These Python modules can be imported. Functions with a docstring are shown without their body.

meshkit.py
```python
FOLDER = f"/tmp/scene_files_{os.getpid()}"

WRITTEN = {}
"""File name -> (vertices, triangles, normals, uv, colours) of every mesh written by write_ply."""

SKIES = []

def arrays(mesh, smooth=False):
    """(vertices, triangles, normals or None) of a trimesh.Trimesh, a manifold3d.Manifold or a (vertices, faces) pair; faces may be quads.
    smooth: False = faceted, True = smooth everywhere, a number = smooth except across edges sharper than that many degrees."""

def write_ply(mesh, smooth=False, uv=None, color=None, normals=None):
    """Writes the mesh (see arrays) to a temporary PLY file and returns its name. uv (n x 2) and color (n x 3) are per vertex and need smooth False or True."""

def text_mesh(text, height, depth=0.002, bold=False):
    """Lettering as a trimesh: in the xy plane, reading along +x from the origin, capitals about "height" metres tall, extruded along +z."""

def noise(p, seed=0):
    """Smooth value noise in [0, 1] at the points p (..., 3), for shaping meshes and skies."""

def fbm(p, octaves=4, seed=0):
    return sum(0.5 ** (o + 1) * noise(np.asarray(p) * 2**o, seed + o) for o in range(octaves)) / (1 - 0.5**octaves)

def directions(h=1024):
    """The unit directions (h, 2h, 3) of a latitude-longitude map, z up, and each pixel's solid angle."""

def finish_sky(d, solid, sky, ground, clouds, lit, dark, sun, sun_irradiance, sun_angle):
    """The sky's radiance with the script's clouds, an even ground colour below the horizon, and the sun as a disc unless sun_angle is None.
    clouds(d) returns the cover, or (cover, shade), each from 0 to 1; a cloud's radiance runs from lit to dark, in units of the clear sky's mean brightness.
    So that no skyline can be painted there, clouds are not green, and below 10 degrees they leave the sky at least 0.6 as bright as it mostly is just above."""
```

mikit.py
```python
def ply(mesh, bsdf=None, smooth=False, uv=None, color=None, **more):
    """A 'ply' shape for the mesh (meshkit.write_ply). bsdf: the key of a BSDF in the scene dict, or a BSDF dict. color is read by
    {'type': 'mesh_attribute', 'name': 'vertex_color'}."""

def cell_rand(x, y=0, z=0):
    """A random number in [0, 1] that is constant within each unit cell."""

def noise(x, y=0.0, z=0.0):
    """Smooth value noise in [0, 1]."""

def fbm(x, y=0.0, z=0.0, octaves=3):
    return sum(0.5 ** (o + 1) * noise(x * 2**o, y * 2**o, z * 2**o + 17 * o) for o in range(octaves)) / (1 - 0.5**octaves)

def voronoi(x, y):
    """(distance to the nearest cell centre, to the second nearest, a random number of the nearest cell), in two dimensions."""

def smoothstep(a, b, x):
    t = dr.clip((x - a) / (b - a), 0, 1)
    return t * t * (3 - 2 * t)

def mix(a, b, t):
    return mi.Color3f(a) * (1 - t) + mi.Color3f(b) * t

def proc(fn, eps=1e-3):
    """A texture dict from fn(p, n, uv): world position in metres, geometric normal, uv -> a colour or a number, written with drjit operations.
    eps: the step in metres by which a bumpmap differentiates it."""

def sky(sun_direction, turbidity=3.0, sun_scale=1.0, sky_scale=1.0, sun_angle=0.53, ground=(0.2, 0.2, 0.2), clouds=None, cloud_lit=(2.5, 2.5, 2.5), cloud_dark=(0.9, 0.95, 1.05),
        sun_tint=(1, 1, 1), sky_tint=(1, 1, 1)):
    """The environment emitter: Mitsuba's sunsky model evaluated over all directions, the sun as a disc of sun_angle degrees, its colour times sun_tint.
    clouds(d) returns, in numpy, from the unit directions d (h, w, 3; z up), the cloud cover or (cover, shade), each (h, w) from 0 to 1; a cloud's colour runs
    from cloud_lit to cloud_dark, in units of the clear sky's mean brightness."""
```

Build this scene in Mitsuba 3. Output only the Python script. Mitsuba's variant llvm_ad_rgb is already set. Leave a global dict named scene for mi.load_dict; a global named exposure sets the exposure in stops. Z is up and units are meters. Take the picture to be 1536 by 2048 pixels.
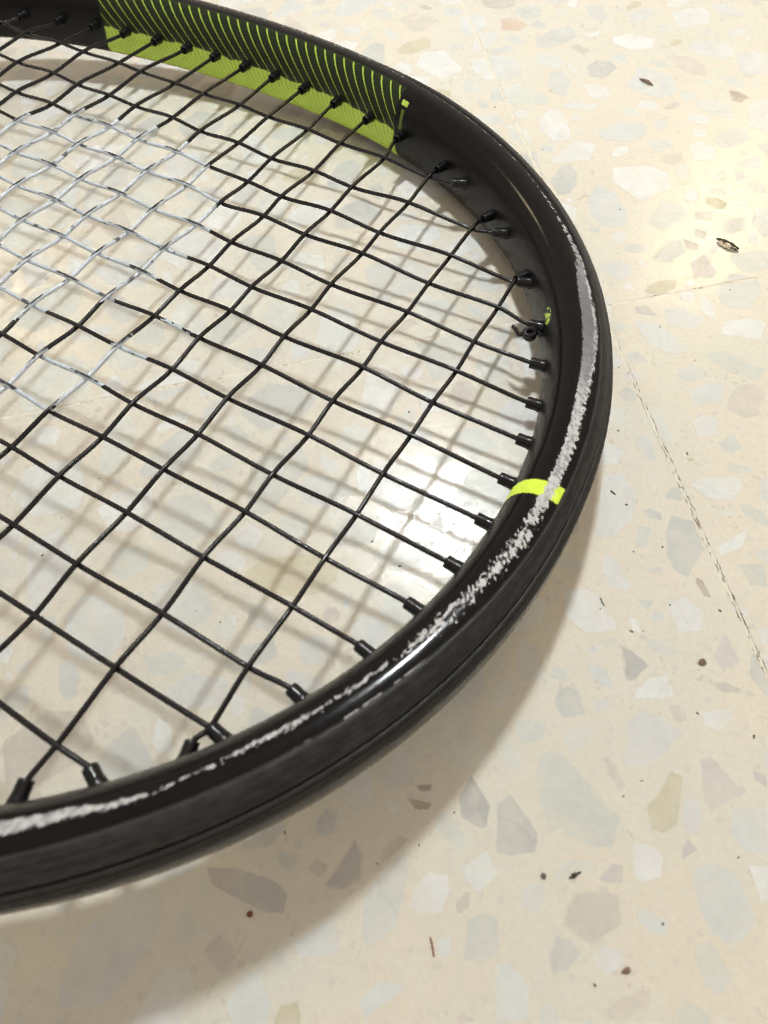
import math
import numpy as np, trimesh, drjit as dr, mitsuba as mi, mikit, meshkit
from mikit import noise, fbm, voronoi, smoothstep, mix, proc, cell_rand
from shapely.geometry import Polygon, box as sbox
from shapely.ops import triangulate
from shapely import affinity, STRtree
T4 = mi.ScalarTransform4f
scene, labels = {}, {}
# ------------------------------------------------------------------ camera, light, exposure
exposure = 0.05
# measured geometry: camera pose, racket plane, strings, rim outline, floor stones (metres unless said)
RW = [[0.9984406, -0.0059939, 0.0555011], [0.0, 0.994219, 0.107371], [-0.0558238, -0.1072036, 0.9926687]]
O = -0.02332103013572392
CAM = [0.043692, -0.059762, 0.144608]
LOOK = [-0.276941, 0.353232, -0.893605]
UP = [-0.413019, 0.795928, 0.442622]
L = [-0.1036, 0.2341, 0.55]
NODE = [[3, 1, -58, -135], [3, 2, -23, 56], [2, 2, 71, 57], [2, 3, 39, 24], [2, 4, 81, -4], [1, 3, -15, 38], [1, 4, -2, 7], [1, 5, 12, 1], [1, 6, 35, 16], [1, 7, 22, 20], [1, 8, 4, 34], [2, 5, 71, -26], [1, 9, 3, 50], [2, 7, 55, 63], [2, 8, 30, 39], [2, 9, 39, 53], [3, 3, -9, -35], [3, 4, -21, 21], [3, 5, -30, -68], [3, 6, -19, -11], [3, 7, -10, 11], [2, 6, 49, 6], [4, 3, -16, -26], [4, 4, 6, -16], [4, 5, 23, -60], [4, 6, 22, -24], [4, 2, -18, -42], [4, 1, -4, -92], [5, 1, -36, 12], [5, 2, -11, -69], [6, 1, -28, -4], [5, 3, -34, -97], [6, 3, 18, -126], [6, 2, 7, -89], [7, 1, -51, 77], [7, 2, -72, -58], [8, 1, 0, 36], [8, 2, -4, -43], [9, 1, 29, 96], [9, 2, -15, 0], [10, 1, -2, -20], [10, 2, -8, 16], [11, 1, -66, 101], [11, 2, -44, -47], [12, 1, -26, 31], [12, 2, -3, 22], [12, 3, 29, 27], [13, 1, -100, 96], [13, 2, -38, 53], [13, 3, 12, 33], [14, 2, -48, 43], [5, 4, -23, -48], [4, 7, 8, -2], [4, 8, -1, 69], [4, 9, 31, 46], [5, 6, -15, -13], [5, 7, 26, -8], [5, 8, -13, 40], [3, 8, 8, 52], [3, 9, -14, 52], [5, 5, -18, -37], [6, 4, 41, -100], [3, 10, -3, 2], [3, 11, 17, 23], [2, 10, -1, -6], [2, 11, -9, 13], [1, 10, 3, 12], [1, 11, 1, -28], [2, 12, -53, -8], [2, 13, -34, 1], [1, 12, -21, -15], [1, 13, -38, -16], [1, 14, -9, 2], [2, 15, -49, -32], [2, 14, -50, -13], [3, 13, 10, -23], [3, 14, 26, -10], [3, 12, -1, -7], [4, 12, 16, -17], [4, 11, 4, -19], [4, 13, -1, -16], [5, 12, 15, 0], [4, 10, 3, -16], [5, 9, 6, 18], [6, 9, 26, -12], [5, 10, 3, 17], [6, 10, 23, -7], [7, 10, 39, 16], [5, 11, 47, -39], [6, 11, 22, 17]]
MAINS = [104.94, 86.07, 70.5, 57.75, 43.46, 30.55, 18.83, 6.34]
CROSS = [-0.0, -21.52, -43.78, -62.56, -78.61, -93.59, -108.5, -123.28, -137.84, -152.24, -166.09, -179.53, -194.04, -209.04]
Q = [0.035414, 0.1808, 0.142545, 2.086185, 0.000263, 0.007993, 0.011014, -2.4e-05, 2.30008, 0.001154, 0.000452, -0.000314, 0.000437, -0.000215, -0.001589, 0.000952, 0.000596, -0.000343]
INK1 = [[-191.5, 46.5], [-182.3, 56.9], [-179.0, 62.8], [-168.6, 70.2], [-167.1, 73.1], [-152.4, 75.9], [-137.1, 79.6], [-123.1, 77.2], [-109.7, 71.7], [-93.7, 56.3], [-87.6, 43.3], [-85.2, 30.0], [-86.2, 18.2], [-91.7, 5.6], [-98.8, -1.0], [-104.2, -7.2], [-107.3, -12.4], [-114.8, -22.3]]
INK2 = [[-74.8, 7.3], [-65.3, 6.9], [-69.6, -6.6], [-72.1, -19.7], [-78.2, -31.0], [-81.1, -37.7], [-89.9, -44.6], [-98.2, -37.2], [-93.4, -17.4], [-81.4, -6.6], [-77.8, -1.9]]
CHIPS = ["G 578,-386 620,-352 658,-366 718,-391 760,-412 786,-413 782,-481 744,-499 694,-505 646,-500 604,-455", "W 721,-232 744,-185 786,-179 839,-191 821,-250 788,-300 747,-324 738,-309 738,-268", "G 508,-341 544,-317 577,-316 582,-347 553,-385 522,-376", "H 610,-327 618,-297 668,-265 671,-297 649,-354 637,-353", "D 543,-517 559,-482 604,-501 644,-527 654,-563 613,-593 579,-604", "O 836,-275 866,-276 875,-317 882,-373 864,-404 836,-407 813,-371 827,-337", "M 878,-224 901,-209 945,-224 985,-252 959,-285 933,-317 915,-306", "W 876,-309 908,-306 926,-341 919,-377 897,-375 878,-349", "M 901,-409 906,-380 932,-395 919,-420 906,-435", "W 813,-445 844,-431 879,-440 886,-481 850,-510 831,-502", "M 775,-545 792,-500 813,-495 822,-528 790,-543", "G 699,-564 705,-539 759,-512 761,-542 725,-580 702,-587", "P 739,-624 744,-583 781,-555 826,-543 848,-593 829,-627 806,-660 781,-658 743,-651", "H 740,-705 738,-667 772,-661 799,-677 783,-715 755,-740", "W 810,-670 825,-636 861,-631 874,-655 845,-688", "B 930,-424 968,-399 1012,-401 1043,-431 1062,-463 1050,-505 1021,-528 990,-521 957,-490 936,-455", "H 972,-554 997,-529 1017,-546 1052,-569 1036,-612 1005,-606 981,-580", "P 861,-739 873,-701 919,-660 942,-621 959,-593 964,-608 929,-662 932,-688 897,-738 868,-749", "B 657,-763 682,-754 732,-769 752,-823 694,-857", "B 967,-288 1035,-242 1059,-337 1010,-357 973,-336", "B 648,-628 685,-600 704,-627 693,-663 663,-661", "P 703,-320 720,-314 773,-355 758,-376 722,-349", "W 638,-222 673,-198 679,-225 661,-240", "W 854,-129 911,-89 925,-114 900,-157 869,-154", "M 983,-191 1014,-193 1021,-220 988,-211", "W 987,-153 1004,-124 1019,-182 997,-179", "H 646,308 704,317 750,250 740,199 737,157 701,164 669,198 650,256", "M 841,51 852,73 874,55 905,14 874,-25 841,-3", "D 649,-65 702,-70 734,-90 715,-108 716,-133 690,-150", "H 690,-26 742,-12 783,-30 749,-58 710,-47", "B 715,-155 732,-111 773,-84 804,-131 716,-179", "P 848,-65 879,-41 916,-40 923,-53 884,-71", "W 710,74 742,115 796,96 807,46 757,15 731,47", "R 752,175 770,170 805,133 781,132 755,157", "H 642,53 690,71 678,33", "H 688,15 694,47 716,49 719,27", "G 479,601 520,608 566,555 585,509 582,477 550,503 504,555", "H 393,618 417,650 454,628 446,597 416,596", "G 387,568 422,566 451,541 447,511 407,513", "G 685,571 718,631 752,581 732,547 704,551", "G 727,503 737,529 796,538 778,509 738,494", "B 656,415 688,454 761,491 787,476 774,413 711,392", "W 606,606 621,646 671,651 679,593 637,565", "W 451,345 502,371 556,323 569,247 541,178 500,156 479,222", "W 535,132 569,124 628,80 620,56 575,51 548,87", "G 579,246 621,252 627,196 600,172", "B 772,273 809,334 831,361 827,297 787,250", "G 824,249 880,283 897,262 908,219 871,209", "H 855,301 881,324 890,289 871,284", "G 559,851 616,893 699,870 739,876 721,820 647,817", "H 394,786 442,752 392,735 366,750", "B 566,703 599,753 649,777 663,712 598,660", "H 809,505 829,526 849,447 829,447", "W 910,107 929,135 944,79 929,80", "D 471,-490 508,-509 536,-529 546,-569 537,-579 488,-581 466,-546", "W 475,-698 515,-681 533,-706 535,-754 488,-782 467,-775 461,-740", "H 378,-803 394,-734 417,-684 444,-725 466,-814 434,-884 410,-865", "B 294,-947 318,-911 350,-858 392,-912 328,-955", "H 580,-732 601,-705 637,-703 665,-763 602,-802", "B 541,-792 566,-773 582,-804 559,-822", "M 60,-925 128,-891 205,-871 249,-878 259,-915 226,-930 156,-943 98,-948", "M 146,-1044 156,-1012 193,-1002 217,-1021 212,-1061 173,-1061", "M 297,-840 309,-775 310,-712 346,-741 367,-785 344,-817", "P 378,-747 376,-712 389,-667 417,-668 410,-688 385,-743", "R 364,-600 428,-581 424,-601 398,-615", "R 374,-570 410,-547 411,-567 389,-579", "H 306,-597 303,-530 353,-502 364,-569 332,-616", "H 222,-745 228,-699 263,-700 272,-746 237,-762", "B 523,-668 565,-600 605,-633 583,-685", "B 456,-959 477,-905 547,-875 508,-929 489,-978", "P 630,-884 636,-871 666,-866 663,-876 638,-891", "D -275,2086 -249,2149 -194,2158 -152,2122 -177,2035 -237,2024", "H 81,1828 102,1883 147,1844 113,1791", "R 265,2137 308,2142 360,2115 334,2070 303,2069", "K -741,2286 -707,2321 -605,2292 -624,2227 -699,2214", "P -393,2195 -361,2228 -290,2200 -309,2153", "H -557,2444 -507,2477 -479,2427 -531,2401", "H -448,2529 -374,2540 -316,2458 -325,2411 -405,2439", "W -178,1499 -134,1638 -54,1638 -45,1545 -161,1474", "W 36,1537 146,1600 219,1585 256,1511 184,1401 67,1469", "G 304,1154 326,1260 363,1286 397,1231 358,1162", "H 100,1736 169,1776 196,1733 153,1672 118,1700", "W 232,1758 267,1806 336,1781 349,1713 285,1686", "G 326,1631 387,1688 412,1639 378,1594", "H 416,1690 447,1704 472,1655 442,1617", "G 371,1561 415,1590 432,1549 368,1531", "M 358,1431 419,1458 428,1406 375,1392", "H 448,1434 511,1471 536,1418 479,1348", "M 378,1365 435,1346 429,1307 393,1318", "P 365,1296 424,1287 424,1252 380,1250", "M 418,1198 450,1256 508,1189 503,1153 444,1134", "M 328,942 357,968 411,934 342,917", "W 405,970 458,1003 532,984 510,920 434,914", "B 579,999 647,1046 695,1046 696,973 585,941", "W -255,2324 -199,2373 -83,2375 -71,2298 -156,2252 -231,2278", "W -245,1971 -160,1992 -102,1929 -181,1897"]
DEB = {"flake": [[46.0, 133.0], [49.8, 132.5], [53.7, 131.5]], "brown": [[-5.1, 208.1], [-2.7, 207.3], [0.7, 205.5]], "thread": [[53.1, -79.8], [54.0, -80.7], [55.1, -82.1]], "crumbA": [[68.1, -59.2]], "crumbB": [[72.6, -57.1], [73.5, -55.9], [74.3, -54.8]], "crumbC": [[82.6, -2.4]], "red": [[19.7, -94.7]], "crumbD": [[87.5, -65.8]], "hairA": [[57.1, 1.4], [57.6, 0.7], [58.6, -0.0]], "hairB": [[48.9, 30.3], [50.4, 29.8]], "specks": [[53.9, 28.3], [85.0, -13.8], [76.8, -37.5], [96.8, -12.8], [58.0, -1.2], [64.7, 22.9], [65.7, 21.0], [59.9, 16.6], [66.3, -3.0], [72.0, 7.4], [68.7, -1.7], [82.6, 11.4], [83.3, -70.8], [91.0, -55.2], [79.1, -32.8], [43.7, -66.8], [47.3, -57.7], [37.8, -74.1], [-26.8, -39.2], [-22.4, -48.3], [-36.1, -20.6], [0.4, -11.5], [10.1, -14.2], [-10.5, 28.7], [-89.5, -16.8], [35.6, 44.2], [44.1, 49.1], [62.7, 50.1], [55.1, 81.8], [36.6, 69.9], [-76.8, -56.5], [19.2, -94.9], [17.7, -78.9], [-44.1, 192.0], [-22.4, 153.4], [56.1, 113.0], [-49.3, 170.3], [13.8, 133.9]]}
RW = np.array(RW); O = np.array([0, 0, O])
cam, look, up = np.array(CAM), np.array(LOOK), np.array(UP)
scene['camera'] = {'type': 'thinlens', 'fov': 64.667, 'fov_axis': 'x', 'aperture_radius': 0.0007, 'focus_distance': 0.172,
                   'near_clip': 0.01, 'far_clip': 30.0,
                   'to_world': T4().look_at(origin=cam.tolist(), target=(cam + look).tolist(), up=up.tolist())}
AMBIENT = (0.575, 0.50, 0.42)
LAMP_R = 0.024
LAMP = [e * (L[0] ** 2 + L[1] ** 2 + L[2] ** 2) ** 1.5 / (math.pi * LAMP_R ** 2 * L[2]) for e in (1.84, 1.93, 1.98)]   # irradiance wanted on the floor
WARM = (24.0, 17.5, 7.6)
WARM_LEFT = (12.0, 9.8, 6.2)
scene['room_light'] = {'type': 'constant', 'radiance': {'type': 'rgb', 'value': AMBIENT}}


def rgb(*c): return {'type': 'rgb', 'value': list(c)}
def clean(k):
    n, i = k, 0
    while n in scene:
        i += 1; n = f'{k}_{i:03d}'
    return n
def add(key, mesh, bsdf, **kw):
    k = clean(key); scene[k] = mikit.ply(mesh, bsdf, **kw); return k
def tag(k, label=None, category=None, group=None, kind=None):
    labels[k] = {a: b for a, b in (('label', label), ('category', category), ('group', group), ('kind', kind)) if b}
def to_world(r): return (np.asarray(r, float) - O) @ RW.T
def racket_space(p):                                   # world point -> racket coordinates (drjit)
    return [p.x * RW[0, i] + p.y * RW[1, i] + p.z * RW[2, i] + O[i] for i in range(3)]
def lut(x, xs, ys):
    y = mi.Float(ys[0])
    for a, b, c, d in zip(xs[:-1], xs[1:], ys[:-1], ys[1:]):
        y = y + (d - c) * dr.clip((x - a) / (b - a), 0, 1)
    return y
def inside(x, y, poly):
    n = mi.Float(0)
    for (x0, y0), (x1, y1) in zip(poly, poly[1:] + poly[:1]):
        if abs(y1 - y0) < 1e-9: continue
        hit = ((y0 > y) != (y1 > y)) & (x < (x1 - x0) * (y - y0) / (y1 - y0) + x0)
        n = n + dr.select(hit, 1.0, 0.0)
    return n - 2 * dr.floor(n / 2)

# ------------------------------------------------------------------ lamps (all of them outside the picture)
def lamp(key, pos, radius, rad, label):
    pos = np.array(pos, float); d = -pos / np.linalg.norm(pos)
    a = np.cross(d, [0, 0, 1]); a /= np.linalg.norm(a); b = np.cross(d, a)
    M = np.stack([a, b, d], 1)
    prof = [(0.001, -1.3), (0.35, -1.25), (0.75, -0.75), (1.12, 0.08), (1.16, 0.08), (1.18, 0.02), (0.8, -0.85), (0.38, -1.36), (0.001, -1.42)]
    sh = trimesh.creation.revolve(np.array(prof) * radius, sections=40)
    sh.vertices = sh.vertices @ M.T + pos
    add(key + '__lamp_shade', sh, 'lamp_metal', smooth=30)
    ds = trimesh.creation.cylinder(radius=radius, height=radius * 0.12, sections=40)
    ds.vertices = ds.vertices @ M.T + pos - d * radius * 0.1
    scene[key + '__lamp_glass'] = {**mikit.ply(ds, 'lamp_metal'), 'emitter': {'type': 'area', 'radiance': rgb(*rad)}}
    tag(key, label, 'lamp')
scene['lamp_metal'] = {'type': 'twosided', 'bsdf': {'type': 'principled', 'base_color': rgb(.5, .5, .5), 'roughness': .4}}
lamp('table_lamp', L, LAMP_R, LAMP, 'white lamp above the floor whose glare shines inside the racket rim')
lamp('room_lamp', (0.052, 2.02, 1.40), 0.14, WARM, 'warm lamp far behind the racket that glows on the right floor tile')
lamp('room_lamp_001', (-2.05, 0.68, 1.42), 0.13, WARM_LEFT, 'warm lamp to the left that glows on the floor under the strings')

# ------------------------------------------------------------------ floor
CHIPC = {'W': (.665, .672, .645), 'B': (.65, .67, .64), 'G': (.61, .625, .57), 'H': (.585, .595, .555), 'D': (.50, .50, .465), 'M': (.545, .525, .49),
         'P': (.585, .55, .485), 'O': (.565, .53, .40), 'R': (.45, .39, .325), 'K': (.67, .555, .45)}

def matrix_colour(p):
    big = fbm(p.x * 38 + 3, p.y * 38, 0, 3); mid = fbm(p.x * 210, p.y * 210 + 7, 0, 3); fine = noise(p.x * 1500, p.y * 1500)
    c = mix((.644, .606, .510), (.624, .608, .526), smoothstep(.3, .7, big))
    c = mix(c, (.67, .65, .56), .24 * smoothstep(.5, .85, mid))
    c = c * (0.97 + .06 * fine)
    a, b, w = voronoi(p.x * 420 + mid * 1.2, p.y * 420 + mid)
    tiny = smoothstep(.36, .24, a) * dr.select(w > .72, 1.0, 0.0)
    c = mix(c, mix((.64, .63, .58), (.53, .50, .46), cell_rand(w * 977)), .45 * tiny)
    dirt = smoothstep(.80, .9, noise(p.x * 900 + 31, p.y * 900)) * smoothstep(.55, .75, fbm(p.x * 90, p.y * 90 + 40, 0, 2))
    return mix(c, (.36, .30, .23), .25 * dirt)
def wear_rough(p, base):
    return base + .10 * (fbm(p.x * 300, p.y * 300, 0, 3) - .5) + .30 * smoothstep(.66, .8, fbm(p.x * 1300, p.y * 1100 + 9, 0, 2))
def matrix_fn(p, n, uv): return matrix_colour(p)
def far_fn(p, n, uv):                                   # tiles out of the picture: the chips as colour only
    wob = fbm(p.x * 160, p.y * 160, 0, 2) * .3
    a, b, w = voronoi(p.x * 62 + wob, p.y * 70 + wob)
    chip = smoothstep(.06, .10, b - a) * dr.select(w > .25, 1.0, 0.0) * smoothstep(.62, .5, a)
    c = mix(CHIPC['W'], CHIPC['H'], cell_rand(w * 1931)); c = mix(c, CHIPC['M'], dr.select(w > .8, 1.0, 0.0))
    return mix(matrix_colour(p), c, chip)
def floor_bump(p, n, uv):
    return .6 * noise(p.x * 1500, p.y * 1500) + .4 * noise(p.x * 3300, p.y * 3300)

def stone(key, col_fn, base_rough, spec):
    scene[key] = {'type': 'twosided', 'bsdf': {'type': 'bumpmap', 'arbitrary': proc(floor_bump, eps=2e-4), 'scale': 0.00002,
        'bsdf': {'type': 'principled', 'base_color': proc(col_fn), 'roughness': proc(lambda p, n, uv: wear_rough(p, base_rough)), 'specular': spec}}}
stone('terrazzo_matrix', matrix_fn, .245, .56)
stone('terrazzo_far', far_fn, .34, .55)
PAL = list(CHIPC)
def chip_fn(p, n, uv):                                  # uv: 0..1 inwards from the stone's edge, colour index + a random part
    ix = dr.floor(uv.y); rn = uv.y - ix; c = mi.Color3f(CHIPC[PAL[0]])
    for k in range(1, len(PAL)): c = dr.select(ix > k - .5, mi.Color3f(CHIPC[PAL[k]]), c)
    m = fbm(p.x * 130 + rn * 90, p.y * 130, 0, 3); f = noise(p.x * 900, p.y * 900 + rn * 50)
    vein = smoothstep(.025, .0, dr.abs(fbm(p.x * 70 + rn * 70, p.y * 70, 0, 3) - .5)) * dr.select(rn > .62, 1.0, 0.0)
    c = c * (.96 + .14 * (rn - .5)) * (.93 + .14 * m) * (.97 + .06 * f)
    mat = matrix_colour(p)
    c = mix(mix(c, mat, .30 * smoothstep(.45, .75, fbm(p.x * 220, p.y * 220 + rn * 40, 0, 2))), c * .86, .35 * vein)
    e = smoothstep(-.05, .95, uv.x + .7 * (fbm(p.x * 1100, p.y * 1100, 0, 2) - .5))
    return mix(mat, c, e)
stone('terrazzo_stone', chip_fn, .30, .32)
scene['grout'] = {'type': 'twosided', 'bsdf': {'type': 'diffuse', 'reflectance': proc(lambda p, n, uv: mix((.70, .67, .57), (.50, .44, .35), smoothstep(.62, .8, fbm(p.x * 500, p.y * 500, 0, 3))))}}

rng = np.random.default_rng(11)
TILE, GAP, ANG, X0 = 0.40, 0.00075, math.radians(39.35), np.array([0.0234, 0.0899])
tu, tv = np.array([math.cos(ANG), math.sin(ANG)]), np.array([-math.sin(ANG), math.cos(ANG)])
def slab(poly, z0, z1, bevel=0.0):                       # top face at z1, skirt down to z0; bevel = inset of the top edge
    polys = getattr(poly, 'geoms', [poly]); ms = []
    for g in polys:
        if g.is_empty or g.area < 1e-8: continue
        m = trimesh.creation.extrude_polygon(g, z1 - z0, engine='earcut'); m.apply_translation([0, 0, z0]); ms.append(m)
    return trimesh.util.concatenate(ms) if ms else None
def tile_poly(i, j, rough):
    c = [X0 + TILE * (i * tu + j * tv), X0 + TILE * ((i + 1) * tu + j * tv), X0 + TILE * ((i + 1) * tu + (j + 1) * tv), X0 + TILE * (i * tu + (j + 1) * tv)]
    g = Polygon(c).buffer(-GAP / 2, join_style=2)
    if not rough: return g
    pts, ring = [], list(g.exterior.coords)
    for a, b in zip(ring[:-1], ring[1:]):
        a, b = np.array(a), np.array(b); n = int(np.linalg.norm(b - a) / 0.0011)
        nn = np.array([-(b - a)[1], (b - a)[0]]) / np.linalg.norm(b - a)
        for k in range(n):
            q = a + (b - a) * k / n
            chipo = max(0, meshkit.fbm(np.array([q[0] * 260, q[1] * 260, 3.0]), 3) - .56) * 0.0016
            pts.append(q + nn * (rng.normal(0, .00006) - 0 * chipo) * 1.0 + (np.array(g.centroid.coords[0]) - q) / np.linalg.norm(np.array(g.centroid.coords[0]) - q) * chipo)
    return Polygon(pts).buffer(0)
NEAR = {(0, 0), (-1, 0), (0, -1), (-1, -1)}
base = sbox(-3, -3, 3, 3); add('floor', slab(base, -0.03, -0.00008), 'grout'); tag('floor', 'pale terrazzo tile floor', kind='structure')
tiles = {}
for i in range(-3, 3):
    for j in range(-3, 3):
        near = (i, j) in NEAR; g = tile_poly(i, j, near)
        k = add('floor__tile', slab(g, -0.02, 0.0), 'terrazzo_matrix' if near else 'terrazzo_far')
        if near: tiles[k] = g
chips = []
def take(poly, col): chips.append((poly, col))
for s_ in CHIPS:
    col, *pts = s_.split(); P = np.array([[float(v) for v in q.split(',')] for q in pts]) * 1e-4
    g = Polygon(P).buffer(0)
    if g.is_empty: continue
    g = g.buffer(-.0005).buffer(.0009).buffer(-.0004)
    take(max(getattr(g, 'geoms', [g]), key=lambda a: a.area), col)
kept = []
for g, col in chips:
    for h, _ in kept:
        if g.intersects(h): g = g.difference(h.buffer(.0003))
    g = max(getattr(g, 'geoms', [g]), key=lambda a: a.area)
    if g.area > 3e-6: kept.append((g, col))
VIEW = Polygon([(-.40, .17), (.02, .36), (.16, -.05), (-.0, -.19), (-.12, -.10)])
grid = {}
def cells(g):
    a, b, c, d = g.bounds; return [(i, j) for i in range(int(a // .02), int(c // .02) + 1) for j in range(int(b // .02), int(d // .02) + 1)]
for q in kept:
    for cl in cells(q[0]): grid.setdefault(cl, []).append(q[0])
def try_chip(r, gap, col):
    x, y = rng.uniform(-.40, .16), rng.uniform(-.19, .36)
    n = rng.integers(5, 9); an = np.sort((np.arange(n) + rng.uniform(-.38, .38, n)) / n * 2 * math.pi); asp = rng.uniform(.42, .95); ro = rng.uniform(0, math.pi)
    rr = r * rng.uniform(.8, 1.12, n); P = np.stack([np.cos(an) * rr, np.sin(an) * rr * asp], 1)
    P = P @ np.array([[math.cos(ro), math.sin(ro)], [-math.sin(ro), math.cos(ro)]]) + [x, y]
    g = Polygon(P).convex_hull
    g = g.buffer(-r * .12).buffer(r * .16)
    if not VIEW.contains(g.centroid): return
    gb = g.buffer(gap)
    for cl in cells(gb):
        for h in grid.get(cl, ()):
            if gb.intersects(h): return
    for cl in cells(g): grid.setdefault(cl, []).append(g)
    kept.append((g.simplify(r * .03), col)); return True
cols = list('WWWWWWBBBBBBGGGGGGHHHHHGPO')
for r0, r1, tries, gap in ((.0105, .0140, 900, .0008), (.0085, .0105, 3000, .0006), (.0055, .0085, 7000, .0005), (.0035, .0055, 7000, .0005), (.0018, .0032, 2200, .0006), (.0009, .0017, 1200, .0004)):
    for _ in range(tries):
        try_chip(rng.uniform(r0, r1), gap, cols[rng.integers(len(cols))])
kept.sort(key=lambda a: -a[0].area)
def stone_mesh(g, ix):                                   # a polished stone: top face just proud of the tile, sides down into it
    size = math.sqrt(g.area); w = min(.0009, .15 * size) * rng.uniform(.4, 1.1); inn = g.buffer(-w); V, F, U = [], [], []
    code = ix + rng.uniform(.02, .98)
    def put(poly, ext):
        for h in getattr(poly, 'geoms', [poly]):
            if h.is_empty or h.area < 1e-9: continue
            v, f = trimesh.creation.triangulate_polygon(h, engine='earcut'); o = sum(map(len, V))
            V.append(np.c_[v, np.full(len(v), .00004)]); F.append(f + o)
            import shapely
            U.append(np.c_[np.clip(shapely.distance(shapely.points(v), ext) / w, 0, 1), np.full(len(v), code)])
    if inn.is_empty: put(g, g.exterior)
    else: put(g.difference(inn), g.exterior); put(inn, g.exterior)
    ring = np.array(g.exterior.coords)[:-1]; n = len(ring); o = sum(map(len, V)); k = np.arange(n)
    V.append(np.c_[ring, np.full(n, .00004)]); V.append(np.c_[ring, np.full(n, -.0005)]); U.append(np.c_[np.zeros(2 * n), np.full(2 * n, code)])
    F.append(np.vstack([np.stack([o + k, o + n + k, o + (k + 1) % n], 1), np.stack([o + n + k, o + n + (k + 1) % n, o + (k + 1) % n], 1)]))
    V, F, U = np.vstack(V), np.vstack(F), np.vstack(U)
    N = np.cross(V[F[:, 1]] - V[F[:, 0]], V[F[:, 2]] - V[F[:, 0]]); bad = N[:, 2] < 0; F[bad] = F[bad][:, ::-1]
    return V, F, U
count, small = 0, {}
for g, col in kept:
    for tk, tg in tiles.items():
        gi = g.intersection(tg)
        for h in getattr(gi, 'geoms', [gi]):
            if h.geom_type != 'Polygon' or h.area < 4e-7: continue
            V, F, U = stone_mesh(h, PAL.index(col))
            if count < 290:
                add(tk + '__chip', (V, F), 'terrazzo_stone', uv=U); count += 1
            else: small.setdefault(tk, []).append((V, F, U))
for tk, ms in small.items():
    o = np.cumsum([0] + [len(m[0]) for m in ms])
    k = add(tk + '__small_chips', (np.vstack([m[0] for m in ms]), np.vstack([m[1] + a for m, a in zip(ms, o)])), 'terrazzo_stone', uv=np.vstack([m[2] for m in ms])); tag(k, kind='stuff')

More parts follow.
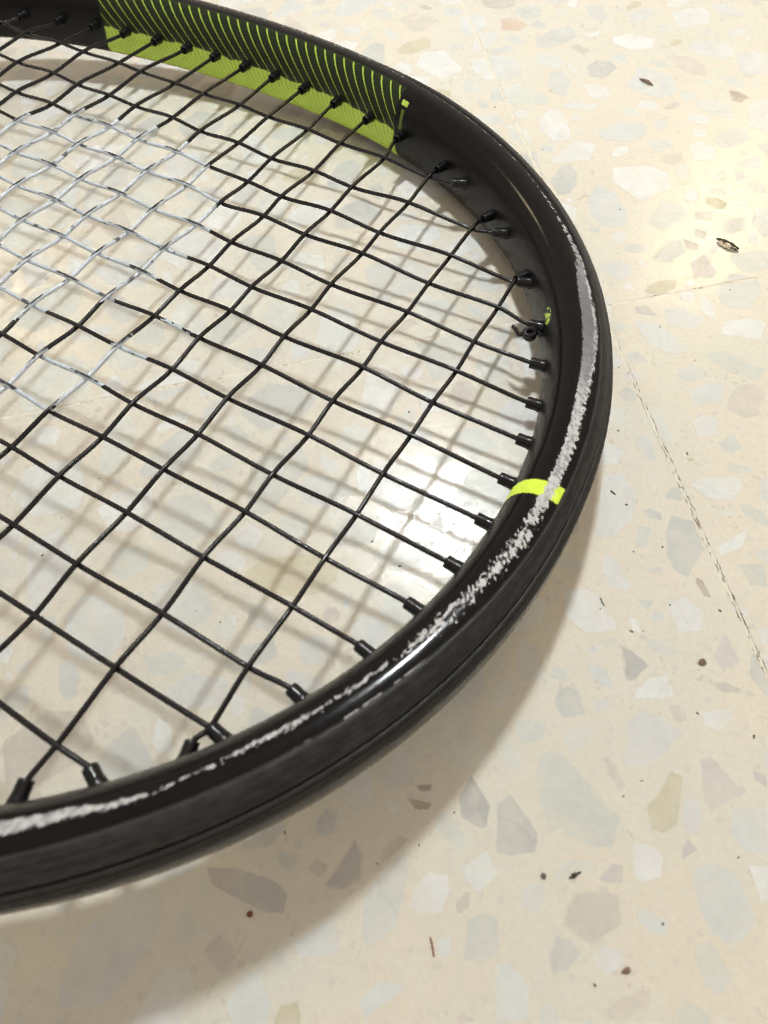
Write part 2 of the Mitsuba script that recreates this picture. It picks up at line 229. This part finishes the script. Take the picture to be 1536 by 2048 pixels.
# ------------------------------------------------------------------ racket geometry (racket coordinates: x to the tip, y across, z up from the strings)
def hoop0(th):
    x0, a, b, n, e = Q[:5]; c, s = np.cos(th), np.sin(th)
    return x0 - a + a * np.sign(c) * np.abs(c) ** (2 / n), b * np.sign(s) * np.abs(s) ** (2 / n) * (1 + e * c)
def hoopn(th):
    x1, y1 = hoop0(th + .002); x2, y2 = hoop0(th - .002); tx, ty = x1 - x2, y1 - y2; l = np.hypot(tx, ty); return ty / l, -tx / l
def hoop(th):
    x, y = hoop0(th); nx, ny = hoopn(th); d = 0
    for k in range(4): d = d + Q[10 + 2 * k] * np.cos((k + 2) * th) + Q[11 + 2 * k] * np.sin((k + 1) * th)
    return x + nx * d, y + ny * d, nx, ny
THF = np.radians(np.linspace(-180, 180, 1441)); hx, hy, _, _ = hoop(THF)
SF = np.r_[0, np.cumsum(np.hypot(np.diff(hx), np.diff(hy)))]; SF -= np.interp(0, THF, SF)
def th_of(s): return np.interp(s, SF, THF)
def section(v, th, off=0):                                # v in degrees: 0 outwards, 90 up, 180 inwards
    wt, ht, zc, ns, hs = Q[5:10]; H = ht + hs * np.abs(np.sin(th)); c, s = np.cos(np.radians(v)), np.sin(np.radians(v))
    return (wt + off) * np.sign(c) * np.abs(c) ** (2 / ns), zc + (H + off) * np.sign(s) * np.abs(s) ** (2 / ns)
def surf(th, v, off=0):
    x, y, nx, ny = hoop(th); u, z = section(v, th, off); return np.stack([x + nx * u, y + ny * u, z + 0 * x], -1)
def sheet(th, vs, offs, edge=None, fade=None):                          # swept strip with uv = (arc length, v/360)
    vs = np.asarray(vs, float); V2 = np.broadcast_to(vs, (len(th), len(vs))) if edge is None else np.where(vs > 52, 52 + (vs - 52) * (edge[:, None] - 52) / 31., vs)
    A = np.stack([surf(th, V2[:, i], o if fade is None else o * fade - .0004 * (1 - fade)) for i, o in enumerate(offs)], 1); n, k = A.shape[:2]
    uv = np.stack(np.broadcast_arrays(np.interp(th, THF, SF)[:, None], np.asarray(vs)[None] / 360.), -1)
    i, j = np.meshgrid(np.arange(n - 1), np.arange(k - 1), indexing='ij'); q = (i * k + j).ravel()
    F = np.vstack([np.stack([q, q + k, q + k + 1], 1), np.stack([q, q + k + 1, q + 1], 1)])
    m = trimesh.Trimesh(to_world(A.reshape(-1, 3)), F, process=False)
    c = to_world(np.stack([*hoop(th)[:2], 0 * th], -1)).repeat(k, 0)
    fn = m.face_normals; d = m.triangles_center - c[F[:, 0]]
    if (fn * d).sum() < 0: m.invert()
    return m, uv.reshape(-1, 2)

# materials of the racket
LIME = (.50, .69, .10)
SX = [-125, -115, -105, -96, -92, -88, -83, -76, -67, -57, -52, -46, -40, -34, -25, -15, -4, 5, 15, 27, 37, 52, 62, 70, 78, 87, 100, 112]
SV = [112, 111, 111, 104, 103, 107, 108, 111, 110, 108, 107, 106, 104, 104, 97, 93, 93, 92, 92, 94, 91, 87, 88, 87, 81, 84, 85, 85]
SW = [9.5, 9, 6.5, 3.5, 2, 1, 2, 3.6, 4, 3.2, 4, 4, 7, 8.5, 9, 9, 8, 7.5, 7.5, 8, 9, 11, 10, 8.5, 7, 3.5, 2, .5]
SD = [.95, .95, .9, .7, .15, .05, .3, .6, .68, .55, .62, .48, .45, .52, .53, .6, .75, .9, .93, .92, .97, 1, 1, .95, .8, .55, .35, .1]
SG = [0, 0, 0, 0, 0, 0, 0, 0, 0, 0, 0, 0, 0, 0, 0, 0, 0, 0, 0, .0, .75, .95, .95, .8, .5, .3, .3, .3]

def scuff_glint(uv):  # worn paint, plus the thin crest highlight painted in as a streak
    s = uv.x * 1e3; v = uv.y * 360.
    a = v * .19                                           # millimetres round the section
    vc, hw, de, gr = (lut(s, SX, t) for t in (SV, SW, SD, SG))
    q = dr.abs(v - vc) / dr.maximum(hw, .3)
    wob = fbm((s + a) * 1.1, (s - a) * 1.9, 3.0, 3) - .5; fl = fbm((s + a) * .85 + 40, (s - a) * 1.7, 9.0, 3)
    side = dr.select(v > vc, .5, 1.0)
    m = smoothstep(.0, .08, 1.0 - q + wob * 1.25 * side - (1 - de) * 1.1 + (fl - .52) * (1.0 - de) * 8.0)
    rim = smoothstep(.45, .75, (vc - v) / dr.maximum(hw, .3) + (fl - .5) * .7)
    return m, gr * (1 - rim), fl

def frame_fn(p, n, uv):
    s = uv.x * 1e3; v = uv.y * 360.; a = v * .19
    base = mix((.0022, .0022, .0028), (.005, .0047, .0046), fbm(s * .25, a * .5, 1.0, 3))
    # lime panel on the inner wall
    slant = (v - 176) * .10 + .0011 * dr.square(dr.maximum(v - 112, 0.)) - 4.5
    per = 4.47
    t = (s + slant) / per; fr = t - dr.floor(t); d = dr.abs(fr - .5)
    wid = mix(mi.Color3f(.075), mi.Color3f(.035), smoothstep(115, 178, v)).x
    green_line = smoothstep(wid + .02, wid, d) * smoothstep(106, 112, v)
    t2 = (s + (v - 176) * .085) * 2 / per; fr2 = t2 - dr.floor(t2); dark_line = smoothstep(.12, .05, dr.abs(fr2 - .5)) * .52
    edge = 180.0 + 3.0 * (noise(s * .35, 5.) - .5)
    upper = mix((.016, .024, .009), mi.Color3f(LIME) * .78, green_line * .85)
    lower = mix(LIME, (.10, .16, .02), dark_line)
    pan = mix(upper, lower, smoothstep(edge - 1.0, edge + 1.0, v))
    left = 318.0 + 2.5 * smoothstep(180, 230, v) - 1.0 * smoothstep(150, 100, v)
    inp = smoothstep(175.6, 176.4, s) * smoothstep(left + .4, left - .4, s) * smoothstep(104, 106, v) * smoothstep(240, 237, v)
    c = mix(base, pan, inp)
    dash = dr.select((s > 171.6) & (s < 174.6) & (v > 130) & (v < 140), 1.0, 0.0) * .9 + dr.select((dr.abs(s - 172.9) < .7) & (v > 146) & (v < 176), 1.0, 0.0) * .22
    c = mix(c, LIME, dash)
    # mark at the tip, and a rubbed bit of lime paint beside the knot
    sl = s - .012 * (v - 100)
    ring = smoothstep(-1.0, -.8, s + .25 * (fbm(s, a, 6., 2) - .5)) * smoothstep(3.3, 3.1, s + .25 * (fbm(s, a, 8., 2) - .5)) * smoothstep(66, 68, v) * smoothstep(205, 202, v)
    c = mix(c, (.60, .79, .075), ring)
    rub = smoothstep(.55, .6, fbm(s * 1.2, a * 1.4, 2.0, 3)) * dr.select((dr.abs(s - 63.2) < 2.6) & (dr.abs(v - 160) < 9), 1.0, 0.0)
    c = mix(c, LIME, rub)
    m, gr, fl = scuff_glint(uv)
    wc = mix(mix((.24, .245, .25), (.47, .47, .47), smoothstep(.3, .6, fl)), (.125, .13, .145), gr)
    return mix(c, wc, m)
def frame_rough(p, n, uv):
    m, gr, fl = scuff_glint(uv); s = uv.x * 1e3; v = uv.y * 360.
    return .11 + .06 * fbm(s * .8, v * .2, 0, 2) + .35 * m + .24 * smoothstep(125, 160, v)
scene['frame_paint'] = {'type': 'twosided', 'bsdf': {'type': 'principled', 'base_color': proc(frame_fn), 'roughness': proc(frame_rough), 'specular': .22}}
def bump_fn(p, n, uv):
    s = uv.x * 1e3; v = uv.y * 360.
    st = fbm(s * .05, v * .35, 0, 3); f = fbm(s * .5, v * .25, 4., 4)
    c = mix((.010, .0098, .0098), (.026, .0253, .024), smoothstep(.25, .8, .45 * st + .55 * f))
    edge = smoothstep(-71, -62, s) * smoothstep(-42, -50, s) * smoothstep(81.3, 82.2, v + 2.0 * (f - .5)) * smoothstep(.35, .5, noise(s * .8, 3.)) * .9  # worn guard edge and the catch light along it, painted as one pale line
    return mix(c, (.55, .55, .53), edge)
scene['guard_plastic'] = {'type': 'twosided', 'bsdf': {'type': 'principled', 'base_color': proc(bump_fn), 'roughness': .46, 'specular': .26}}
scene['grommet_plastic'] = {'type': 'twosided', 'bsdf': {'type': 'principled', 'base_color': rgb(.005, .005, .006), 'roughness': .22, 'specular': .32}}
INK = [[[x * 1e-3, y * 1e-3] for x, y in q] for q in (INK1, INK2)]
def ink_mask(p):
    x, y, z = racket_space(p)
    wx, wy = .0016 * (noise(x * 1200, y * 1200, 5.) - .5), .0016 * (noise(x * 1200, y * 1200, 9.) - .5)
    m = dr.maximum(inside(x + wx, y + wy, INK[0]), inside(x + wx, y + wy, INK[1]))
    worn = smoothstep(.00080, .00098, z + .00035 * (fbm(x * 700, y * 700, 0, 3) - .5))
    patch = smoothstep(.60, .72, fbm(x * 420 + 5, y * 420, z * 900, 3))
    return m * (1 - .92 * worn) * (1 - .8 * patch), x, y, z
def string_colour(lo, hi):
    def fn(p, n, uv):
        m, x, y, z = ink_mask(p)
        c = mix((.002, .002, .003), (.007, .0065, .009), fbm(x * 900, y * 900, z * 2500, 2))
        return mix(c, mix(lo, hi, fbm(x * 600, y * 600, z * 1200, 2)), m)
    return fn
def string_rough(p, n, uv):
    m, x, y, z = ink_mask(p); return .06 + .26 * fbm(x * 1500, y * 1500, z * 3000, 2) + .3 * m
def string_bump(p, n, uv):
    x, y, z = racket_space(p); return noise(x * 2600, y * 2600, z * 5200)
for kk, fn in (('string_black', string_colour((.42, .475, .53), (.62, .67, .72))), ('main_black', string_colour((.37, .44, .50), (.52, .58, .63)))):
    scene[kk] = {'type': 'twosided', 'bsdf': {'type': 'bumpmap', 'arbitrary': proc(string_bump, eps=1e-4), 'scale': .00005,
        'bsdf': {'type': 'principled', 'base_color': proc(fn), 'roughness': proc(string_rough), 'specular': .42}}}

# frame and bumper guard
th = np.radians(np.linspace(-180, 180, 1081)); vs = np.linspace(-90, 270, 121)
m, uv = sheet(th, vs, vs * 0)
add('tennis_racket__frame', m, 'frame_paint', smooth=True, uv=uv)
tag('tennis_racket', 'black tennis racket with scuffed rim, lime side panel and tip mark lying on the floor', 'tennis racket')
prof = [(83.5, -.0008), (83, .0), (82, .00042), (80, .00058), (77, .0006), (70, .0006), (60, .0006), (55, .0006), (53, .0005), (52, .0000), (50.5, -.0004), (49, .0000), (48, .00045), (46, .00055),
        (43, .00055), (42, .0001), (40.5, .0001), (39.5, .0005), (36, .0005), (35, .0001), (34, .00012), (32.5, .0004), (28, .0004), (27, .0001), (26, .0001), (25.2, .0003), (24, -.0004), (20, -.0009), (8, -.0010)]
prof = prof + [(-a, b) for a, b in prof[::-1]]
pv, po = np.array([a for a, b in prof], float), np.array([b for a, b in prof])
pv_f = np.concatenate([np.linspace(a, b, max(2, int(abs(b - a) / 1.5) + 1))[:-1] for a, b in zip(pv[:-1], pv[1:])] + [pv[-1:]]); po_f = np.interp(-pv_f, -pv, po)
S0, S1 = -.190, .215
ths = th_of(np.linspace(S0, S1, 620)); A = None
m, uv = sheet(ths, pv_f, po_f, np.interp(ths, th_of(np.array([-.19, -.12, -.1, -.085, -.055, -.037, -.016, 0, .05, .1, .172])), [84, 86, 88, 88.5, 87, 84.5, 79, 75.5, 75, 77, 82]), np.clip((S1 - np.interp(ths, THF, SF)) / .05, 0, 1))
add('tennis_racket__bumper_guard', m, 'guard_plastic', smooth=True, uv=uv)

# strings
XM = np.array(MAINS) * 1e-3; YM = np.r_[XM, -XM[::-1]]
XC = list(np.array(CROSS) * 1e-3); XC += [XC[-1] - d for d in (.0152, .0306, .0464, .0626, .080)]
XC = np.array(XC); NM, NC = 16, len(XC)
node = {(i, j): np.array([XC[i - 1], YM[j - 1]]) for i in range(1, NC + 1) for j in range(1, NM + 1)}
for i, j, dx, dy in NODE: node[(i, j)] = node[(i, j)] + np.array([dx, dy]) * 1e-5
RS, WV = 0.00057, 0.00052
def wall(s): return surf(np.atleast_1d(th_of(s)), 180)[0]
def tube(P, r, sides=12):
    P = np.asarray(P, float); t = np.gradient(P, axis=0); t /= np.linalg.norm(t, axis=1)[:, None]
    a = np.cross(t, [0, 0, 1.0]); a /= np.linalg.norm(a, axis=1)[:, None]; b = np.cross(a, t); an = np.arange(sides) * 2 * np.pi / sides
    r = np.broadcast_to(r, (len(P),))
    V = P[:, None] + r[:, None, None] * (np.cos(an)[None, :, None] * a[:, None] + np.sin(an)[None, :, None] * b[:, None])
    n = len(P); i, j = np.meshgrid(np.arange(n - 1), np.arange(sides), indexing='ij')
    q = np.stack([i * sides + j, i * sides + (j + 1) % sides, (i + 1) * sides + (j + 1) % sides, (i + 1) * sides + j], -1).reshape(-1, 4)
    F = np.vstack([q[:, [0, 1, 2]], q[:, [0, 2, 3]]])
    V = np.vstack([V.reshape(-1, 3), P[:1], P[-1:]]); k = np.arange(sides)
    F = np.vstack([F, np.stack([np.full(sides, n * sides), (k + 1) % sides, k], 1), np.stack([np.full(sides, n * sides + 1), (n - 1) * sides + k, (n - 1) * sides + (k + 1) % sides], 1)])
    return trimesh.Trimesh(V, F, process=False)
from scipy.interpolate import PchipInterpolator
def weave(pts):
    pts = np.array(pts); d = np.r_[0, np.cumsum(np.linalg.norm(np.diff(pts[:, :2], axis=0), axis=1))]
    u = np.linspace(0, d[-1], max(60, int(d[-1] / .0009)))
    xy = PchipInterpolator(d, pts[:, :2])(u); z = PchipInterpolator(d, pts[:, 2])(u); return np.c_[xy, z]
def on_wall(a, d):                                        # where a straight run from a along d meets the inner wall
    t = np.linspace(0, .16, 1600); P = a + t[:, None] * d; W = np.stack(surf(THF, 180), 0)[:, :2]
    poly = Polygon(W); import shapely
    ok = shapely.contains_xy(poly, P[:, 0], P[:, 1]); k = np.argmin(ok) if not ok.all() else len(t) - 1; return np.r_[P[k], 0.]
inner = Polygon(surf(THF, 181)[:, :2])
CS = [88.4, 118.3, 148.9, 172.5, 188.3, 204.6, 220.3, 234.8, 248.9, 263.3, 276.7, 291.2, 306.1, 321, 336.5, 352.5, 369.5, 388, 408]
MS = [132.3, 105.2, 81.7, 62.2, 46.5, 32.8, 20.0, 6.9]
holes = []
def hole(w, a, wt):                                      # string from a to the wall point w: the barrel's mouth lies on the string, its foot in the wall
    w = np.asarray(w); d = np.r_[a[:2] - w[:2], 0]; d /= np.linalg.norm(d); k = np.argmin(np.hypot(hx - w[0], hy - w[1])); nx, ny = hoop(THF[k:k + 1])[2:]
    n = -np.array([nx[0], ny[0], 0]); g = (1 - wt) * d + wt * n; g /= np.linalg.norm(g); mouth = w + .0036 * d / max(d @ n, .55); foot = mouth - .0037 * g
    holes.append((foot, g, d)); return [mouth, foot + .0006 * g, foot - .003 * g]
def fits(q): return inner.contains(Polygon(np.array(q) + .0012 * np.array([[1, 1], [-1, 1], [-1, -1], [1, -1]])))
def run(pts, e0, e1):
    first, last = np.array(pts[0]), np.array(pts[-1])
    if e0 is None: d = first[:2] - np.array(pts[2])[:2]; e0 = on_wall(first[:2], d / np.linalg.norm(d))
    if e1 is None: d = last[:2] - np.array(pts[-3])[:2]; e1 = on_wall(last[:2], d / np.linalg.norm(d))
    P = weave(hole(e0, first, .5)[::-1] + pts + hole(e1, last, .5)); m = tube(P, RS); m.vertices = to_world(m.vertices); return m
for j in range(1, NM + 1):
    pts = [[*node[(i, j)], -(-1.0) ** (i + j) * WV] for i in range(NC, 0, -1) if fits(node[(i, j)])]
    add('tennis_racket__main_string', run(pts, None, wall(MS[j - 1] * 1e-3) if j <= 4 else wall(-[63.4, 78.2, 102.4, 131.5][j - 13] * 1e-3) if j >= 13 else None), 'main_black', smooth=40)
for i in range(1, NC + 1):
    pts = [[*node[(i, j)], (-1.0) ** (i + j) * WV] for j in range(NM, 0, -1) if fits(node[(i, j)])]
    add('tennis_racket__cross_string', run(pts, wall(-(CS[i - 1] + (5.2 if i == 1 else 2.6 if i == 2 else 0)) * 1e-3), wall(CS[i - 1] * 1e-3)), 'string_black', smooth=40)
# grommets: a flared collar on the wall and a barrel with a rolled rim round the string
gp = np.array([(.00155, -.0020), (.00155, .0004), (.00143, .0008), (.00138, .0016), (.00136, .0031), (.00134, .0036), (.00122, .00378), (.00100, .0037), (.00085, .0033), (.00075, .0022), (.00075, -.0020)])
gm = trimesh.creation.revolve(gp, sections=24)
for w, g, d in holes:
    a = np.cross(g, [0, 0, 1.0]); a /= np.linalg.norm(a); b = np.cross(g, a); sc = rng.uniform(.94, 1.06); rs = rng.uniform(1.04, 1.1)
    V = gm.vertices * [rs, rs, sc] @ np.stack([a, b, g], 0) + w
    mm = trimesh.Trimesh(to_world(V), gm.faces, process=False); mm.fix_normals()
    add('tennis_racket__grommet', mm, 'grommet_plastic', smooth=35)
# tie-off knot with its cut tail, beside the fourth main from the far side
w4 = wall(.0622)
k0 = w4 + np.array([-.0025, -.0026, -.0007])
loop = [k0 + np.array(q) * 1e-3 for q in ((3.0, 1.2, .2), (1.6, 1.6, .8), (-.2, 1.3, 1.3), (-1.2, .4, .8), (-.9, -.7, -.1), (.3, -.9, -.4), (1.3, -.1, .3), (.9, 1.0, 1.3), (-.3, .9, 1.6), (-1.4, -.2, 1.0), (-.6, -1.1, .6), (.9, -.9, .9), (1.2, .5, .7), (-.4, .5, .2), (-1.7, -.2, 0), (-2.6, -.7, -.4), (-3.4, -.3, -.2), (-4.4, .35, .1), (-5.3, .8, .2))]
dd = np.r_[0, np.cumsum(np.linalg.norm(np.diff(loop, axis=0), axis=1))]; P = PchipInterpolator(dd, np.array(loop))(np.linspace(0, dd[-1], 120))
mm = tube(P, .00070 - .0002 * np.linspace(0, 1, 120) ** 6); mm.vertices = to_world(mm.vertices)
k = add('tennis_racket__string_knot', mm, 'string_black', smooth=40); tag(k, 'tie-off knot with a cut string tail')
# throat and grip (outside the picture)
xe = surf(np.array([math.radians(150)]), 90)[0]
for sy in (1, -1):
    pth = np.array([[xe[0] - .0, sy * xe[1], 0], [xe[0] - .05, sy * xe[1] * .78, 0], [xe[0] - .11, sy * .026, 0], [xe[0] - .17, sy * .011, 0], [xe[0] - .20, sy * .009, 0]])
    P = PchipInterpolator(np.arange(5), pth)(np.linspace(0, 4, 60)); mm = tube(P, np.linspace(.0085, .0105, 60), 20); mm.vertices = to_world(mm.vertices)
    add('tennis_racket__throat', mm, 'grommet_plastic', smooth=40)
mm = tube(np.array([[xe[0] - .19 - t, 0, 0] for t in np.linspace(0, .20, 12)]), np.r_[np.full(10, .0155), .0175, .0172], 8); mm.vertices = to_world(mm.vertices)
add('tennis_racket__grip', mm, 'guard_grip', smooth=False)
scene['guard_grip'] = {'type': 'diffuse', 'reflectance': rgb(.02, .02, .02)}

# ------------------------------------------------------------------ crumbs, hairs and dirt on the floor
def dmat(key, c, r=.7):
    scene[key] = {'type': 'twosided', 'bsdf': {'type': 'principled', 'base_color': proc(lambda p, n, uv: mix(mi.Color3f(c) * .55, mi.Color3f(c) * 1.3, fbm(p.x * 1500, p.y * 1500, p.z * 1500, 3))), 'roughness': r, 'specular': .25}}
dmat('dirt_dark', (.045, .038, .032)); dmat('dirt_brown', (.20, .14, .095)); dmat('dirt_red', (.20, .075, .05)); dmat('dirt_grey', (.16, .14, .115)); dmat('dirt_joint', (.20, .165, .125)); dmat('flake_pale', (.50, .44, .32))
def crumb(xy, r, flat=.5, seed=0, stretch=1.0, ang=0.0):
    m = trimesh.creation.icosphere(subdivisions=2, radius=1.0); V = np.array(m.vertices)
    V *= (.35 + 1.25 * meshkit.fbm(V * 2.1 + seed * 7.3, 3, seed))[:, None]
    V *= [r * stretch, r / stretch ** .4, r * flat]; c, s = math.cos(ang), math.sin(ang); V[:, :2] = V[:, :2] @ np.array([[c, s], [-s, c]])
    V[:, 2] -= V[:, 2].min() + r * .05; V[:, :2] += np.array(xy); return trimesh.Trimesh(V, m.faces, process=False)
def P2(k): return np.array(DEB[k]) * 1e-3
def one(key, mesh, mat, label, cat, **kw): k = add(key, mesh, mat, smooth=kw.get('smooth', False)); tag(k, label, cat); return k
fl = P2('flake')
def sliver(a, b, w, lift, seed):                            # thin curled flake
    n = 14; t = np.linspace(0, 1, n); a, b = np.array(a), np.array(b); d = (b - a) / np.linalg.norm(b - a); q = np.array([-d[1], d[0]])
    rg = np.random.default_rng(seed); c = a + t[:, None] * (b - a) + (np.sin(t * 3 + seed)[:, None] * q * w * .25)
    ww = w * np.sin(np.pi * (.08 + .84 * t)) * rg.uniform(.25, 1.3, n); z = .0001 + lift * np.sin(np.pi * t) * rg.uniform(.8, 1.1, n)
    top = [np.c_[c + q * ww[:, None] * k, z + .0003 * (1 - abs(k)) + .0001] for k in (-1, -.3, .4, 1)]; bot = [np.c_[c + q * ww[:, None] * k, z - .00005] for k in (1, -1)]
    A = np.stack(top + bot, 1); k = 6; i, j = np.meshgrid(np.arange(n - 1), np.arange(k), indexing='ij')
    qd = np.stack([i * k + j, i * k + (j + 1) % k, (i + 1) * k + (j + 1) % k, (i + 1) * k + j], -1).reshape(-1, 4)
    return trimesh.Trimesh(A.reshape(-1, 3), np.vstack([qd[:, [0, 1, 2]], qd[:, [0, 2, 3]]]), process=False)
k = 'torn_flake'
add(k + '__dark_edge', sliver(fl[0], fl[2], .00075, .0007, 2), 'dirt_dark', smooth=False); add(k + '__pale_edge', sliver(fl[0] + [.0006, -.0016], fl[2] + [-.0001, -.0018], .0011, .0004, 3), 'flake_pale', smooth=False)
add(k + '__dark_edge', sliver(fl[1] + [-.0003, -.0022], fl[2] + [.0002, -.0018], .0006, .0005, 5), 'dirt_dark', smooth=False)
tag(k, 'torn dark and pale flake lying in the warm glare on the right floor tile', 'flake')
b_ = P2('brown'); one('crumb', sliver(b_[0], b_[2], .0009, .0006, 4), 'dirt_brown', 'flat brown crumb lying alone on the far floor tile', 'crumb')
one('crumb', crumb(P2('crumbA')[0], .00055, .5, 2), 'dirt_grey', 'grey crumb left of the dark ragged crumb in the lower right', 'crumb')
cb = P2('crumbB'); one('crumb', sliver(cb[0], cb[2], .00045, .0004, 6), 'dirt_dark', 'dark ragged crumb on pale stone in the lower right', 'crumb')
one('crumb', crumb(P2('crumbC')[0], .0008, .45, 9), 'dirt_brown', 'round brown crumb near the wide end of the tile joint', 'crumb')
one('crumb', crumb(P2('red')[0], .00055, .7, 5), 'dirt_red', "tiny reddish crumb in the rim's shadow below the racket", 'crumb')
one('crumb', crumb(P2('crumbD')[0], .0006, .45, 6, 1.5, .8), 'dirt_brown', 'brown crumb nearest the bottom right corner', 'crumb')
def fibre(P, r, mat, label):
    P = np.array(P); z = .0002 + .0002 * np.sin(np.linspace(0, 3, len(P))); d = np.arange(len(P)); Q_ = PchipInterpolator(d, np.c_[P, z])(np.linspace(0, len(P) - 1, 30))
    one('fibre', tube(Q_, r, 6), mat, label, 'fibre', smooth=40)
fibre(P2('thread'), .00016, 'dirt_red', 'short red brown thread on the bottom floor tile')
fibre(P2('hairA'), .00012, 'dirt_grey', 'hooked grey hair to the right of the rim shadow')
fibre(P2('hairB'), .00018, 'dirt_dark', 'short straight dark hair beside the outer rim by the tip mark')
ms = [crumb(x, rng.uniform(.00013, .0003), .5, i, rng.uniform(1, 1.8), rng.uniform(0, 3)) for i, x in enumerate(P2('specks'))]
for i in range(110):
    x, y = rng.uniform(-.36, .14), rng.uniform(-.16, .32)
    if VIEW.contains(Polygon([(x, y), (x + 1e-4, y), (x, y + 1e-4)])): ms.append(crumb((x, y), rng.uniform(.00006, .00022), .5, i, rng.uniform(1, 2.2), rng.uniform(0, 3)))
tag(add('dust_specks', trimesh.util.concatenate(ms), 'dirt_grey'), 'tiny dark dust specks scattered over the terrazzo floor', 'dust', kind='stuff')
ms = []
for a, b, n in ((-.004, -.17, 210), (.16, .005, 14)):       # packed dirt along the joint that runs to the right edge
    for q in range(n):
        t = a + (b - a) * rng.beta(1.6, 1.2) if b < 0 else rng.uniform(b, a); x = X0 + t * tv + tu * rng.choice([-1, 1]) * GAP * rng.uniform(.25, .75)
        ms.append(crumb(x, rng.uniform(.00007, .0002), .3, q, rng.uniform(2.0, 7.0), ANG + math.pi / 2 + rng.normal(0, .15)))
for q in range(26):
    x = X0 + rng.uniform(-.13, .12) * tu + tv * rng.normal(0, .0004); ms.append(crumb(x, rng.uniform(.0001, .00025), .35, q, rng.uniform(1.2, 2.5), ANG + rng.normal(0, .3)))
tag(add('joint_dirt', trimesh.util.concatenate(ms), 'dirt_joint'), 'dark dirt packed along the open tile joints', 'dirt', kind='stuff')
